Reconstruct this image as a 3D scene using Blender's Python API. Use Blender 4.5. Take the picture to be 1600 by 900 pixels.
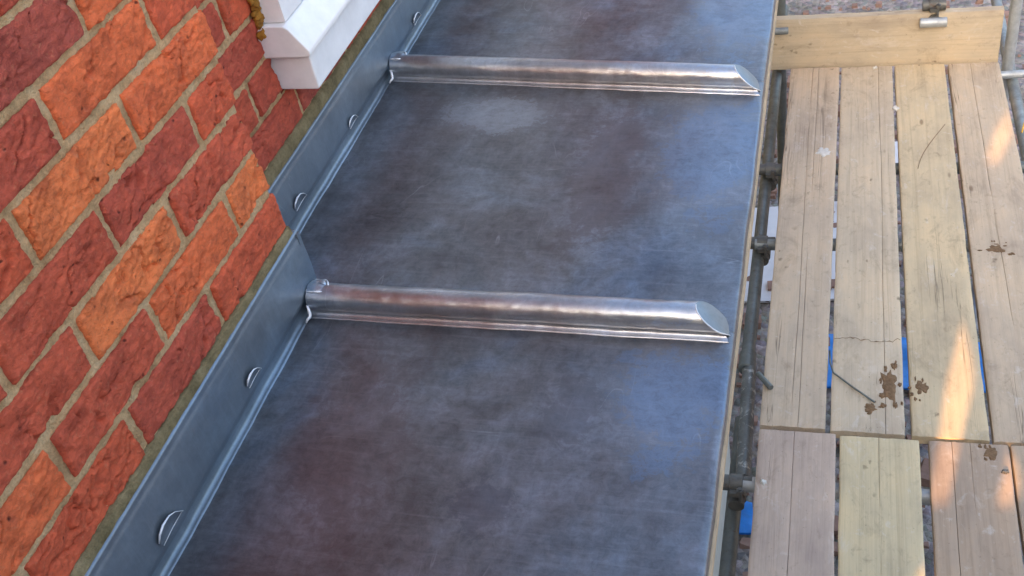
import bpy, math, random
from mathutils import Vector, Matrix, noise

random.seed(7)
scene = bpy.context.scene
for o in list(bpy.data.objects):
    bpy.data.objects.remove(o)

# ------------------------------------------------------------------ camera
cam_data = bpy.data.cameras.new('camera')
cam = bpy.data.objects.new('camera', cam_data)
scene.collection.objects.link(cam)
RIGHT = Vector((0.95754594, 0.23191711, -0.17123152))
DOWN = Vector((0.02505757, -0.65868449, -0.75200190))
FWD = Vector((-0.28718966, 0.71578572, -0.63653194))
m = Matrix.Identity(4)
for i in range(3):
    m[i][0], m[i][1], m[i][2] = RIGHT[i], -DOWN[i], -FWD[i]
m[0][3], m[1][3], m[2][3] = 0.8073173, -1.1582209, 0.9226138
cam.matrix_world = m
cam_data.sensor_width = 36.0
cam_data.lens = 36.0 * 1670.45 / 1600.0
cam_data.clip_start = 0.02
cam_data.clip_end = 500.0
scene.camera = cam

# ------------------------------------------------------------------ sky and sun
SUN_EL = math.radians(20.0)
SUN_H = Vector((0.14, 1.0, 0.0)).normalized()          # the way the light travels, level
SUN_D = (SUN_H * math.cos(SUN_EL) + Vector((0, 0, -math.sin(SUN_EL)))).normalized()
world = bpy.data.worlds.new('World')
scene.world = world
world.use_nodes = True
wn = world.node_tree
bg = wn.nodes['Background']
sky = wn.nodes.new('ShaderNodeTexSky')
sky.sky_type = 'NISHITA'
sky.sun_disc = False
sky.sun_elevation = SUN_EL
sky.sun_rotation = math.atan2(-SUN_H.x, -SUN_H.y)
sky.air_density = 1.0
sky.dust_density = 7.0
sky.ozone_density = 1.0
wn.links.new(sky.outputs[0], bg.inputs[0])
bg.inputs[1].default_value = 0.15

sun_data = bpy.data.lights.new('sun', 'SUN')
sun_data.energy = 2.0
sun_data.angle = math.radians(0.5)
sun_data.color = (1.0, 0.54, 0.23)
sun = bpy.data.objects.new('sun', sun_data)
scene.collection.objects.link(sun)
sun.rotation_euler = SUN_D.to_track_quat('-Z', 'Y').to_euler()
sun.location = (-1, -8, 5)

scene.view_settings.view_transform = 'Standard'
scene.view_settings.look = 'None'
scene.view_settings.gamma = 1.0
scene.view_settings.exposure = 2.45
scene.render.engine = 'CYCLES'

# ------------------------------------------------------------------ helpers
COL = scene.collection


def srgb(r, g, b, k=1.0):
    def f(c):
        c /= 255.0
        return (c / 12.92 if c <= 0.04045 else ((c + 0.055) / 1.055) ** 2.4) * k
    return (f(r), f(g), f(b), 1.0)


def wpos(o):
    p = Vector((0, 0, 0))
    while o is not None:
        p += o.location
        o = o.parent
    return p


def put(o, parent, origin):
    COL.objects.link(o)
    if parent is not None:
        o.parent = parent
        o.location = Vector(origin) - wpos(parent)
    else:
        o.location = origin
    return o


def empty(name, loc, label=None, cat=None, group=None):
    o = bpy.data.objects.new(name, None)
    o.empty_display_size = 0.05
    put(o, None, loc)
    tag(o, label, cat, group)
    return o


def tag(o, label=None, cat=None, group=None, kind=None):
    if label: o['label'] = label
    if cat: o['category'] = cat
    if group: o['group'] = group
    if kind: o['kind'] = kind
    return o


def mesh(name, verts, faces, mat, parent=None, smooth=False, color=None, origin=None):
    vs = [Vector(v) for v in verts]
    if origin is None:
        lo = Vector((min(v.x for v in vs), min(v.y for v in vs), min(v.z for v in vs)))
        hi = Vector((max(v.x for v in vs), max(v.y for v in vs), max(v.z for v in vs)))
        origin = Vector(((lo.x + hi.x) / 2, (lo.y + hi.y) / 2, lo.z))
    origin = Vector(origin)
    me = bpy.data.meshes.new(name)
    me.from_pydata([tuple(v - origin) for v in vs], [], faces)
    me.update()
    if smooth:
        me.polygons.foreach_set('use_smooth', [True] * len(me.polygons))
    me.materials.append(mat)
    o = bpy.data.objects.new(name, me)
    put(o, parent, origin)
    if color: o.color = color
    return o


class MB:
    def __init__(self):
        self.v = []; self.f = []

    def add(self, vs, fs):
        n = len(self.v)
        self.v += [tuple(v) for v in vs]
        self.f += [tuple(i + n for i in f) for f in fs]
        return self

    def box(self, x0, x1, y0, y1, z0, z1):
        return self.add([(x0, y0, z0), (x1, y0, z0), (x1, y1, z0), (x0, y1, z0), (x0, y0, z1), (x1, y0, z1), (x1, y1, z1), (x0, y1, z1)],
                        [(0, 3, 2, 1), (4, 5, 6, 7), (0, 1, 5, 4), (1, 2, 6, 5), (2, 3, 7, 6), (3, 0, 4, 7)])

    def prism_y(self, prof, y0, y1):                   # prof: (x, z) counter-clockwise seen from -y
        n = len(prof)
        vs = [(x, y0, z) for x, z in prof] + [(x, y1, z) for x, z in prof]
        fs = [tuple(range(n)), tuple(range(2 * n - 1, n - 1, -1))]
        for i in range(n):
            j = (i + 1) % n
            fs.append((i, i + n, j + n, j))
        return self.add(vs, fs)

    def cyl(self, p0, p1, r, n=24, r_in=None, bev=0.0):
        p0 = Vector(p0); p1 = Vector(p1)
        d = (p1 - p0).normalized()
        a = d.orthogonal().normalized(); b = d.cross(a)
        rings = []
        L = (p1 - p0).length
        if r_in is not None:
            rings += [(0.06, r_in), (0.0, r_in)]
        else:
            rings += [(0.0, max(r - bev, 0.0005))]
        rings += [(bev, r), (L - bev, r)]
        if r_in is not None:
            rings += [(L, r_in), (L - 0.06, r_in)]
        else:
            rings += [(L, max(r - bev, 0.0005))]
        vs = []; fs = []
        for t, rr in rings:
            for k in range(n):
                q = 2 * math.pi * k / n
                vs.append(p0 + d * t + (a * math.cos(q) + b * math.sin(q)) * rr)
        for i in range(len(rings) - 1):
            for k in range(n):
                k2 = (k + 1) % n
                fs.append((i * n + k, i * n + k2, (i + 1) * n + k2, (i + 1) * n + k))
        fs.append(tuple(range(n - 1, -1, -1)))
        m_ = (len(rings) - 1) * n
        fs.append(tuple(range(m_, m_ + n)))
        return self.add(vs, fs)

    def path(self, pts, r, n=8, closed=False):
        pts = [Vector(p) for p in pts]
        vs = []; fs = []
        N = len(pts)
        rs = r if isinstance(r, (list, tuple)) else [r] * N
        a = None
        for i, p in enumerate(pts):
            if closed:
                d = (pts[(i + 1) % N] - pts[i - 1]).normalized()
            else:
                d = (pts[min(i + 1, N - 1)] - pts[max(i - 1, 0)]).normalized()
            if a is None:
                a = d.orthogonal().normalized()
            else:
                a = (a - d * a.dot(d)).normalized()
            b = d.cross(a)
            for k in range(n):
                q = 2 * math.pi * k / n
                vs.append(p + (a * math.cos(q) + b * math.sin(q)) * rs[i])
        for i in range(N if closed else N - 1):
            i2 = (i + 1) % N
            for k in range(n):
                k2 = (k + 1) % n
                fs.append((i * n + k, i * n + k2, i2 * n + k2, i2 * n + k))
        if not closed:
            fs.append(tuple(range(n - 1, -1, -1)))
            fs.append(tuple(range((N - 1) * n, N * n)))
        return self.add(vs, fs)

    def build(self, name, mat, parent=None, smooth=False, color=None, origin=None):
        return mesh(name, self.v, self.f, mat, parent, smooth, color, origin)


def grid(fn, nu, nv, flip=False):
    vs = [fn(i / nu, j / nv) for i in range(nu + 1) for j in range(nv + 1)]
    fs = []
    for i in range(nu):
        for j in range(nv):
            a = i * (nv + 1) + j
            q = (a, a + 1, a + nv + 2, a + nv + 1)
            fs.append(q[::-1] if flip else q)
    return vs, fs


def N3(x, y, z, o=3):
    return noise.fractal(Vector((x, y, z)), 1.0, 2.0, o)


def autosmooth(o, deg=40):
    me = o.data
    me.polygons.foreach_set('use_smooth', [True] * len(me.polygons))
    try:
        me.set_sharp_from_angle(angle=math.radians(deg))
    except Exception:
        pass
    return o


# ------------------------------------------------------------------ materials
class Mat:
    def __init__(self, name):
        self.m = bpy.data.materials.new(name)
        self.m.use_nodes = True
        self.t = self.m.node_tree
        self.b = self.t.nodes['Principled BSDF']

    def n(self, kind, **kw):
        nd = self.t.nodes.new(kind)
        for k, v in kw.items():
            setattr(nd, k, v)
        return nd

    def l(self, a, b):
        self.t.links.new(a, b)

    def coord(self, scale=(1, 1, 1), rand=True, space='Object', rot=(0, 0, 0)):
        tc = self.n('ShaderNodeTexCoord')
        mp = self.n('ShaderNodeMapping')
        mp.inputs['Scale'].default_value = scale
        mp.inputs['Rotation'].default_value = rot
        if space == 'World':
            g = self.n('ShaderNodeNewGeometry')
            self.l(g.outputs['Position'], mp.inputs[0])
        else:
            self.l(tc.outputs['Object'], mp.inputs[0])
        if rand and space != 'World':
            oi = self.n('ShaderNodeObjectInfo')
            mu = self.n('ShaderNodeVectorMath', operation='MULTIPLY_ADD')
            cm = self.n('ShaderNodeCombineXYZ')
            self.l(oi.outputs['Random'], cm.inputs[0]); self.l(oi.outputs['Random'], cm.inputs[1]); self.l(oi.outputs['Random'], cm.inputs[2])
            self.l(cm.outputs[0], mu.inputs[0])
            mu.inputs[1].default_value = (37.0, 91.0, 53.0)
            self.l(mp.outputs[0], mu.inputs[2])
            return mu.outputs[0]
        return mp.outputs[0]

    def noise(self, co, scale, detail=4, rough=0.55, dist=0.0):
        nd = self.n('ShaderNodeTexNoise')
        nd.inputs['Scale'].default_value = scale
        nd.inputs['Detail'].default_value = detail
        nd.inputs['Roughness'].default_value = rough
        nd.inputs['Distortion'].default_value = dist
        self.l(co, nd.inputs['Vector'])
        return nd.outputs['Fac']

    def ramp(self, fac, stops):
        nd = self.n('ShaderNodeValToRGB')
        cr = nd.color_ramp
        while len(cr.elements) < len(stops):
            cr.elements.new(0.5)
        for e, (p, c) in zip(cr.elements, stops):
            e.position = p
            e.color = c if hasattr(c, '__len__') else (c, c, c, 1)
        self.l(fac, nd.inputs[0])
        return nd.outputs[0]

    def mix(self, fac, a, b, mode='MIX'):
        nd = self.n('ShaderNodeMix', data_type='RGBA', blend_type=mode)
        for sock, v in ((nd.inputs[0], fac), (nd.inputs[6], a), (nd.inputs[7], b)):
            if hasattr(v, 'is_output') or isinstance(v, bpy.types.NodeSocket):
                self.l(v, sock)
            elif isinstance(v, (int, float)):
                sock.default_value = v if sock.type == 'VALUE' else (v, v, v, 1)
            else:
                sock.default_value = v
        return nd.outputs[2]

    def math(self, op, a, b):
        nd = self.n('ShaderNodeMath', operation=op)
        for sock, v in ((nd.inputs[0], a), (nd.inputs[1], b)):
            if isinstance(v, (int, float)): sock.default_value = v
            else: self.l(v, sock)
        return nd.outputs[0]

    def bump(self, h, dist=0.002, strength=1.0, prev=None):
        nd = self.n('ShaderNodeBump')
        nd.inputs['Strength'].default_value = strength
        nd.inputs['Distance'].default_value = dist
        self.l(h, nd.inputs['Height'])
        if prev is not None: self.l(prev, nd.inputs['Normal'])
        return nd.outputs[0]

    def out(self, color=None, rough=None, normal=None, metal=None, spec=None):
        def s(inp, v):
            if v is None: return
            if isinstance(v, bpy.types.NodeSocket): self.l(v, inp)
            else: inp.default_value = v
        s(self.b.inputs['Base Color'], color)
        s(self.b.inputs['Roughness'], rough)
        s(self.b.inputs['Normal'], normal)
        s(self.b.inputs['Metallic'], metal)
        s(self.b.inputs['Specular IOR Level'], spec)
        return self.m


def mat_brick():
    M = Mat('brick')
    oi = M.n('ShaderNodeObjectInfo')
    co = M.coord()
    n1 = M.noise(co, 26, 5, 0.65)
    n2 = M.noise(co, 160, 4, 0.7)
    n3 = M.noise(M.coord((1, 1, 2.2)), 12, 3, 0.6, 1.5)
    c = M.mix(M.ramp(n1, [(0.32, 0.62), (0.5, 1.0), (0.72, 1.22)]), (0, 0, 0, 1), oi.outputs['Color'], 'MULTIPLY')
    mul = M.mix(1.0, oi.outputs['Color'], M.ramp(n1, [(0.3, (0.70, 0.66, 0.68, 1)), (0.5, (1, 1, 1, 1)), (0.72, (1.18, 1.18, 1.1, 1))]), 'MULTIPLY')
    mul = M.mix(M.ramp(n3, [(0.52, 0.0), (0.7, 0.35)]), mul, srgb(140, 66, 56))
    mul = M.mix(M.ramp(n2, [(0.58, 0.0), (0.74, 0.5)]), mul, srgb(214, 150, 112))
    mul = M.mix(M.ramp(n2, [(0.24, 0.75), (0.34, 0.0)]), mul, srgb(60, 28, 26))
    vo = M.n('ShaderNodeTexVoronoi')
    vo.inputs['Scale'].default_value = 48
    vo.inputs['Randomness'].default_value = 1.0
    M.l(M.coord(), vo.inputs['Vector'])
    pit = M.math('MULTIPLY', M.ramp(vo.outputs['Distance'], [(0.06, 1.0), (0.16, 0.0)]), M.ramp(n3, [(0.50, 0.0), (0.56, 1.0)]))
    mul = M.mix(M.math('MULTIPLY', pit, 0.8), mul, srgb(45, 22, 22))
    n4 = M.noise(M.coord((1, 1, 1.6)), 75, 6, 0.75, 0.7)
    mul = M.mix(1.0, mul, M.ramp(n4, [(0.30, 0.70), (0.46, 1.0), (0.68, 1.2)]), 'MULTIPLY')
    h = M.math('ADD', M.math('MULTIPLY', n2, 0.6), M.math('MULTIPLY', n4, 1.3))
    h = M.math('SUBTRACT', h, M.math('MULTIPLY', pit, 0.5))
    return M.out(mul, 0.92, M.bump(h, 0.005, 0.9), spec=0.25)


def mat_mortar(name, base, dark, light):
    M = Mat(name)
    co = M.coord(rand=False, space='World')
    n1 = M.noise(co, 22, 5, 0.65); n2 = M.noise(co, 330, 3, 0.7)
    c = M.ramp(n1, [(0.3, dark), (0.52, base), (0.75, light)])
    c = M.mix(M.ramp(n2, [(0.62, 0.0), (0.75, 0.5)]), c, light)
    c = M.mix(M.ramp(n2, [(0.25, 0.6), (0.38, 0.0)]), c, dark)
    n5 = M.noise(co, 120, 5, 0.8)
    c = M.mix(1.0, c, M.ramp(n5, [(0.32, 0.72), (0.5, 1.0), (0.7, 1.18)]), 'MULTIPLY')
    return M.out(c, 0.95, M.bump(M.math('ADD', M.math('ADD', n2, n5), n1), 0.005, 1.0), spec=0.2)


SMEARS_AND_SHEEN = [(0.165, 0.555, 0.115, 0.06, 0.6, (0.36, 0.40, 0.46, 1)),
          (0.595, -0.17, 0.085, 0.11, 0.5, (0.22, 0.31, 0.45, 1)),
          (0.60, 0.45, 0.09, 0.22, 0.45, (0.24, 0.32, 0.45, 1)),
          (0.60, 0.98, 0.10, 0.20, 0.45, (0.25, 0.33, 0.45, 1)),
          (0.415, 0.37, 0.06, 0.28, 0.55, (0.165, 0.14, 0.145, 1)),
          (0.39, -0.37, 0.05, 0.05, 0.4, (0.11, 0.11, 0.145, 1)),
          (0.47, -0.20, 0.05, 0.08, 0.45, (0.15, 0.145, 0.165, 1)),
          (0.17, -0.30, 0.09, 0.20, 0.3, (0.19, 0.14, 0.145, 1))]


def mat_lead(name, dull=0.0, gain=(0.95, 0.96, 0.97, 1), metal=0.68, calm=0.0):
    M = Mat(name)
    co = M.coord(rand=False, space='World')
    big = M.noise(co, 2.7, 4, 0.6, 0.8)
    med = M.noise(co, 8.5, 6, 0.66, 0.35)
    scuff = M.noise(co, 52, 8, 0.80, 0.5)
    fine = M.noise(co, 190, 4, 0.75)
    brush = M.noise(M.coord((5, 130, 5), False, 'World', (0, 0, 0.03)), 1.0, 5, 0.75)
    wipe = M.noise(M.coord((75, 9, 9), False, 'World', (0, 0, 0.55)), 1.0, 4, 0.7, 0.8)
    wipe2 = M.noise(M.coord((12, 85, 9), False, 'World', (0, 0, 0.62)), 1.0, 4, 0.7, 0.9)
    c = M.ramp(med, [(0.32, (0.132, 0.130, 0.136, 1)), (0.45, (0.170, 0.171, 0.178, 1)), (0.56, (0.203, 0.211, 0.226, 1)), (0.70, (0.25, 0.268, 0.298, 1))])
    tint = M.ramp(big, [(0.34, (0.96, 0.91, 0.91, 1)), (0.46, (0.98, 0.96, 0.97, 1)), (0.55, (0.95, 0.99, 1.03, 1)), (0.66, (0.84, 0.98, 1.15, 1))])
    c = M.mix(1.0, c, tint, 'MULTIPLY')
    c = M.mix(1.0, c, M.ramp(scuff, [(0.30, 0.70), (0.48, 0.98), (0.70, 1.30)]), 'MULTIPLY')
    c = M.mix(1.0, c, M.ramp(wipe, [(0.34, 0.95), (0.5, 1.0), (0.68, 1.07)]), 'MULTIPLY')
    c = M.mix(1.0, c, M.ramp(wipe2, [(0.34, 0.95), (0.5, 1.0), (0.68, 1.06)]), 'MULTIPLY')
    c = M.mix(M.ramp(brush, [(0.54, 0.0), (0.75, 0.24)]), c, (0.36, 0.37, 0.40, 1))
    c = M.mix(M.ramp(fine, [(0.26, 0.35), (0.42, 0.0)]), c, (0.085, 0.085, 0.10, 1))
    c = M.mix(M.ramp(fine, [(0.68, 0.0), (0.80, 0.22)]), c, (0.42, 0.44, 0.48, 1))
    for sc, ro in (((9, 1.3, 3), 0.35), ((1.2, 16, 3), -0.06), ((7, 2.5, 3), 1.2)):
        ln_ = M.noise(M.coord(sc, False, 'World', (0, 0, ro)), 1.0, 3, 0.55, 0.25)
        lm = M.ramp(ln_, [(0.4970, 0.0), (0.5, 0.38), (0.5030, 0.0)])
        gt = M.ramp(M.noise(M.coord((3.3, 4.1, 3), False, 'World', (0, 0, ro * 3 + 1)), 1.0, 3, 0.6), [(0.56, 0.0), (0.64, 1.0)])
        c = M.mix(M.math('MULTIPLY', lm, gt), c, (0.46, 0.47, 0.50, 1))
    # patination smears and painted window, brick and sky reflections, each with its own outline
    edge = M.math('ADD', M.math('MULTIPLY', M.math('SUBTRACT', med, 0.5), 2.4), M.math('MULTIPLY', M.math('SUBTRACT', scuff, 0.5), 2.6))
    for (px, py, rx, ry, k, col) in SMEARS_AND_SHEEN:
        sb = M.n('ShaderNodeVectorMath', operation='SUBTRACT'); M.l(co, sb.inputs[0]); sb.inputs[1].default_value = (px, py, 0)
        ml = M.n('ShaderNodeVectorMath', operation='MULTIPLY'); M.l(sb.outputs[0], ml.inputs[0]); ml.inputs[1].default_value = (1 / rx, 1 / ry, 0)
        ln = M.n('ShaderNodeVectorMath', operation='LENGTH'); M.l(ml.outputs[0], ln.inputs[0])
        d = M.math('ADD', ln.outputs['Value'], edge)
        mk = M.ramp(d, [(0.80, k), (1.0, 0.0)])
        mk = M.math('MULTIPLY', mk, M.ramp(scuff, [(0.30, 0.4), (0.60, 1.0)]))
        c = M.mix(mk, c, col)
    r = M.math('ADD', M.math('MULTIPLY', med, 0.14), M.math('MULTIPLY', scuff, 0.20))
    r = M.math('ADD', r, 0.165 + dull)
    h = M.math('ADD', M.math('MULTIPLY', brush, 0.12), M.math('MULTIPLY', fine, 0.16))
    h = M.math('ADD', h, M.math('MULTIPLY', scuff, 0.5))
    nb = M.bump(h, 0.0012, 0.45)
    nb = M.bump(med, 0.004, 0.12, nb)
    nb = M.bump(M.noise(co, 21, 2, 0.5, 0.3), 0.003, 0.10, nb)
    c = M.mix(calm, c, (0.185, 0.19, 0.205, 1))
    c = M.mix(1.0, c, gain, 'MULTIPLY')
    return M.out(c, r, nb, metal=metal)


def mat_plain(name, color, rough=0.5, var=0.12, scale=40, metal=0.0, bump=0.0005, spec=0.5):
    M = Mat(name)
    co = M.coord()
    n1 = M.noise(co, scale, 5, 0.65)
    lo = tuple(c * (1 - var) for c in color[:3]) + (1,)
    hi = tuple(min(1, c * (1 + var)) for c in color[:3]) + (1,)
    return M.out(M.ramp(n1, [(0.3, lo), (0.7, hi)]), rough, M.bump(n1, bump, 0.6), metal, spec)


def mat_wood():
    M = Mat('weathered_board')
    oi = M.n('ShaderNodeObjectInfo')
    g1 = M.noise(M.coord((60, 1.2, 60)), 1.0, 5, 0.65, 0.8)
    g2 = M.noise(M.coord((260, 5, 260)), 1.0, 4, 0.7)
    crk = M.noise(M.coord((38, 0.55, 38)), 1.0, 3, 0.6, 0.5)
    big = M.noise(M.coord((6, 3, 6)), 1.0, 5, 0.65)
    spot = M.noise(M.coord((26, 18, 26)), 1.0, 5, 0.7, 0.5)
    speck = M.noise(M.coord((95, 75, 95)), 1.0, 4, 0.75)
    c = M.mix(1.0, oi.outputs['Color'], M.ramp(g1, [(0.28, (0.86, 0.84, 0.82, 1)), (0.48, (1.0, 1.0, 1.0, 1)), (0.72, (1.07, 1.06, 1.05, 1))]), 'MULTIPLY')
    c = M.mix(1.0, c, M.ramp(big, [(0.28, (0.78, 0.78, 0.82, 1)), (0.5, (1.03, 1.03, 1.03, 1)), (0.72, (1.2, 1.15, 1.08, 1))]), 'MULTIPLY')
    c = M.mix(M.ramp(g2, [(0.28, 0.25), (0.38, 0.0)]), c, srgb(105, 88, 72))
    line = M.ramp(crk, [(0.490, 0.0), (0.4985, 0.75), (0.5015, 0.75), (0.510, 0.0)])
    gate = M.ramp(M.noise(M.coord((9, 1.1, 9)), 1.0, 2, 0.5), [(0.58, 0.0), (0.66, 0.8)])
    line = M.math('MULTIPLY', line, gate)
    c = M.mix(line, c, srgb(62, 48, 38))
    c = M.mix(M.ramp(spot, [(0.58, 0.0), (0.76, 0.5)]), c, srgb(138, 118, 96))
    c = M.mix(M.ramp(spot, [(0.25, 0.55), (0.40, 0.0)]), c, srgb(222, 214, 202))
    c = M.mix(M.ramp(speck, [(0.64, 0.0), (0.74, 0.6)]), c, srgb(96, 78, 60))
    dv = M.n('ShaderNodeTexVoronoi')
    dv.inputs['Scale'].default_value = 1.0
    dn = M.n('ShaderNodeTexNoise'); dn.inputs['Scale'].default_value = 1.0; dn.inputs['Detail'].default_value = 4
    M.l(M.coord((90, 60, 90)), dn.inputs['Vector'])
    da = M.n('ShaderNodeVectorMath', operation='MULTIPLY_ADD')
    M.l(dn.outputs['Color'], da.inputs[0]); da.inputs[1].default_value = (0.55, 0.55, 0.55); M.l(M.coord((27, 19, 27)), da.inputs[2])
    M.l(da.outputs[0], dv.inputs['Vector'])
    dots = M.math('MULTIPLY', M.ramp(dv.outputs['Distance'], [(0.08, 0.7), (0.20, 0.0)]), M.ramp(M.noise(M.coord((7, 4, 7)), 1.0, 3, 0.7), [(0.54, 0.0), (0.66, 1.0)]))
    c = M.mix(dots, c, srgb(92, 74, 54))
    st = M.noise(M.coord((11, 5, 11)), 1.0, 6, 0.72, 0.6)
    c = M.mix(M.ramp(st, [(0.56, 0.0), (0.74, 0.42)]), c, srgb(126, 108, 88))
    c = M.mix(M.ramp(st, [(0.26, 0.40), (0.42, 0.0)]), c, srgb(226, 216, 204))
    vo = M.n('ShaderNodeTexVoronoi')
    vo.inputs['Scale'].default_value = 1.0
    M.l(M.coord((7.5, 2.6, 3)), vo.inputs['Vector'])
    knot = M.ramp(vo.outputs['Distance'], [(0.03, 1.0), (0.06, 0.0)])
    c = M.mix(M.math('MULTIPLY', knot, 0.6), c, srgb(105, 78, 55))
    h = M.math('ADD', g1, M.math('MULTIPLY', g2, 0.5))
    h = M.math('SUBTRACT', h, M.math('MULTIPLY', line, 1.2))
    return M.out(c, 0.86, M.bump(h, 0.002, 0.5), spec=0.25)


def mat_tube(name, base, splash=0.0, rust=0.25):
    M = Mat(name)
    co = M.coord()
    n1 = M.noise(co, 18, 5, 0.65); n2 = M.noise(co, 70, 4, 0.7); n3 = M.noise(co, 34, 5, 0.7, 0.8)
    lo = tuple(c * 0.62 for c in base[:3]) + (1,)
    c = M.ramp(n1, [(0.3, lo), (0.7, base)])
    c = M.mix(M.ramp(n2, [(0.58, 0.0), (0.72, rust * 2)]), c, srgb(98, 66, 46))
    if splash:
        c = M.mix(M.ramp(n3, [(0.54, 0.0), (0.66, splash)]), c, srgb(205, 205, 198))
    return M.out(c, M.ramp(n1, [(0.3, 0.62), (0.7, 0.42)]), M.bump(n2, 0.001, 0.5), metal=0.45)


def mat_ground():
    M = Mat('rubble_ground')
    co = M.coord(rand=False, space='World')
    n1 = M.noise(co, 3.5, 6, 0.7); n2 = M.noise(co, 24, 5, 0.7)
    vo = M.n('ShaderNodeTexVoronoi'); vo.inputs['Scale'].default_value = 26; M.l(co, vo.inputs['Vector'])
    c = M.ramp(n1, [(0.3, srgb(112, 92, 80)), (0.5, srgb(150, 126, 112)), (0.7, srgb(176, 152, 140))])
    cell = M.mix(0.35, c, vo.outputs['Color'], 'OVERLAY')
    hs = M.n('ShaderNodeHueSaturation'); hs.inputs['Saturation'].default_value = 0.30; M.l(cell, hs.inputs['Color'])
    c = M.mix(M.ramp(n2, [(0.3, 0.6), (0.42, 0.0)]), hs.outputs[0], srgb(70, 56, 48))
    return M.out(c, 0.95, M.bump(M.math('ADD', n2, M.math('MULTIPLY', vo.outputs['Distance'], -1.0)), 0.03, 0.8), spec=0.2)


BRICK = mat_brick()
MORTAR = mat_mortar('sandy_mortar', srgb(224, 190, 142), srgb(184, 150, 108), srgb(240, 214, 170))
POINT = mat_mortar('olive_pointing', srgb(150, 134, 98), srgb(114, 102, 72), srgb(180, 162, 124))
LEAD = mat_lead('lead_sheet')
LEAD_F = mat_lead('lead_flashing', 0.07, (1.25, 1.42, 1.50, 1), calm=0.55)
LEAD_R = mat_lead('lead_roll', 0.0, (2.7, 2.65, 2.55, 1), 0.9, calm=0.35)  # base colour raised to paint in the bright sky highlight on the rolls
BRIGHT = mat_plain('scraped_lead', (0.80, 0.82, 0.85, 1), 0.3, 0.1, 90, 0.35)
WHITE = mat_plain('white_upvc', srgb(236, 236, 236), 0.38, 0.07, 22, 0, 0.0003)
FOAM = mat_plain('mustard_foam', srgb(150, 104, 30), 0.8, 0.45, 60, 0, 0.003)
WOOD = mat_wood()
FASCIA = mat_plain('fascia_timber', srgb(190, 168, 138), 0.8, 0.18, 30)
RENDER = mat_plain('pale_render', srgb(200, 195, 185), 0.9, 0.1, 30)
TUBE = mat_tube('grey_tube', (0.34, 0.36, 0.35, 1))
TUBE_D = mat_tube('dull_tube', (0.20, 0.215, 0.20, 1), rust=0.3)
TUBE_S = mat_tube('splashed_tube', (0.22, 0.23, 0.22, 1), splash=0.8)
TUBE_L = mat_tube('galvanised_tube', (0.55, 0.57, 0.57, 1), rust=0.08)
RUST = mat_tube('rusty_steel', (0.16, 0.155, 0.14, 1), rust=0.32)
TARP = mat_plain('blue_tarp', srgb(40, 130, 215), 0.45, 0.3, 10)
SHEETW = mat_plain('white_board', srgb(222, 222, 226), 0.7, 0.06, 12)
BLOCKER = mat_plain('sun_blocker', srgb(150, 155, 150), 0.9, 0.1, 30)  # for the unseen sheet added to block the sun
MUD = mat_plain('dried_mud', srgb(128, 102, 76), 0.95, 0.35, 90, 0, 0.004, 0.2)
STONE = mat_plain('pale_chip', srgb(214, 208, 198), 0.9, 0.12, 90, 0, 0.002)
YEL = mat_plain('yellow_cord', srgb(226, 176, 40), 0.7, 0.1, 60)
GROUND = mat_ground()
RUBBLE = mat_plain('rubble_stone', srgb(150, 122, 110), 0.95, 0.35, 9, 0, 0.004, 0.2)
gm = Mat('window_glass')
GLASS = gm.out((0.03, 0.035, 0.04, 1), 0.03, spec=0.8)
TILE = mat_plain('roof_tile', srgb(110, 70, 58), 0.9, 0.25, 14)

# ------------------------------------------------------------------ ground
GZ = -2.9


def gfun(u, v):
    x = -120 + 240 * u
    y = -120 + 240 * v
    return (x, y, GZ)


vs, fs = grid(gfun, 8, 8, True)
tag(mesh('ground', vs, fs, GROUND, None, origin=(0, 0, GZ)), kind='structure')


def zr(x):                      # top of the lead at x
    return -0.140 - 0.035 * x


# ------------------------------------------------------------------ the house and its brickwork
house = empty('brick_house', (-0.2, 0.0, GZ), 'red and orange brick house wall stepping back beside the lead roof', 'house')
DEPTH = 3.0
TOPZ = 1.95


def body(name, x1, y0, y1, z0, z1):
    return MB().box(-DEPTH, x1, y0, y1, z0, z1).build(name, MORTAR, house)


near_wall = body('wall', -0.0135, -4.4, -0.006, GZ, TOPZ)


def mortar_face(xf, y0, y1, z0, z1, parent, rows, step=0.0042):
    nu = int((y1 - y0) / step); nv = int((z1 - z0) / step)

    def f(u, v):
        y = y0 + (y1 - y0) * u; z = z0 + (z1 - z0) * v
        d = 0.0016 * N3(y * 42, z * 42, 3.1) + 0.0012 * N3(y * 150, z * 150, 9.0, 2)
        k = int(math.floor(z / 0.075)) + 1
        zz = z - (k - 1) * 0.075
        e = min(zz - J / 2, 0.075 - J / 2 - zz)
        if e > 0.004 and k in rows:
            for a_, b_ in rows[k]:
                if a_ + 0.004 < y < b_ - 0.004: d -= 0.006
        return (xf + d, y, z)
    vs, fs = grid(f, nu, nv, True)
    return mesh('mortar_bed', vs, fs, MORTAR, parent, True)


BIN = {}


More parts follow.
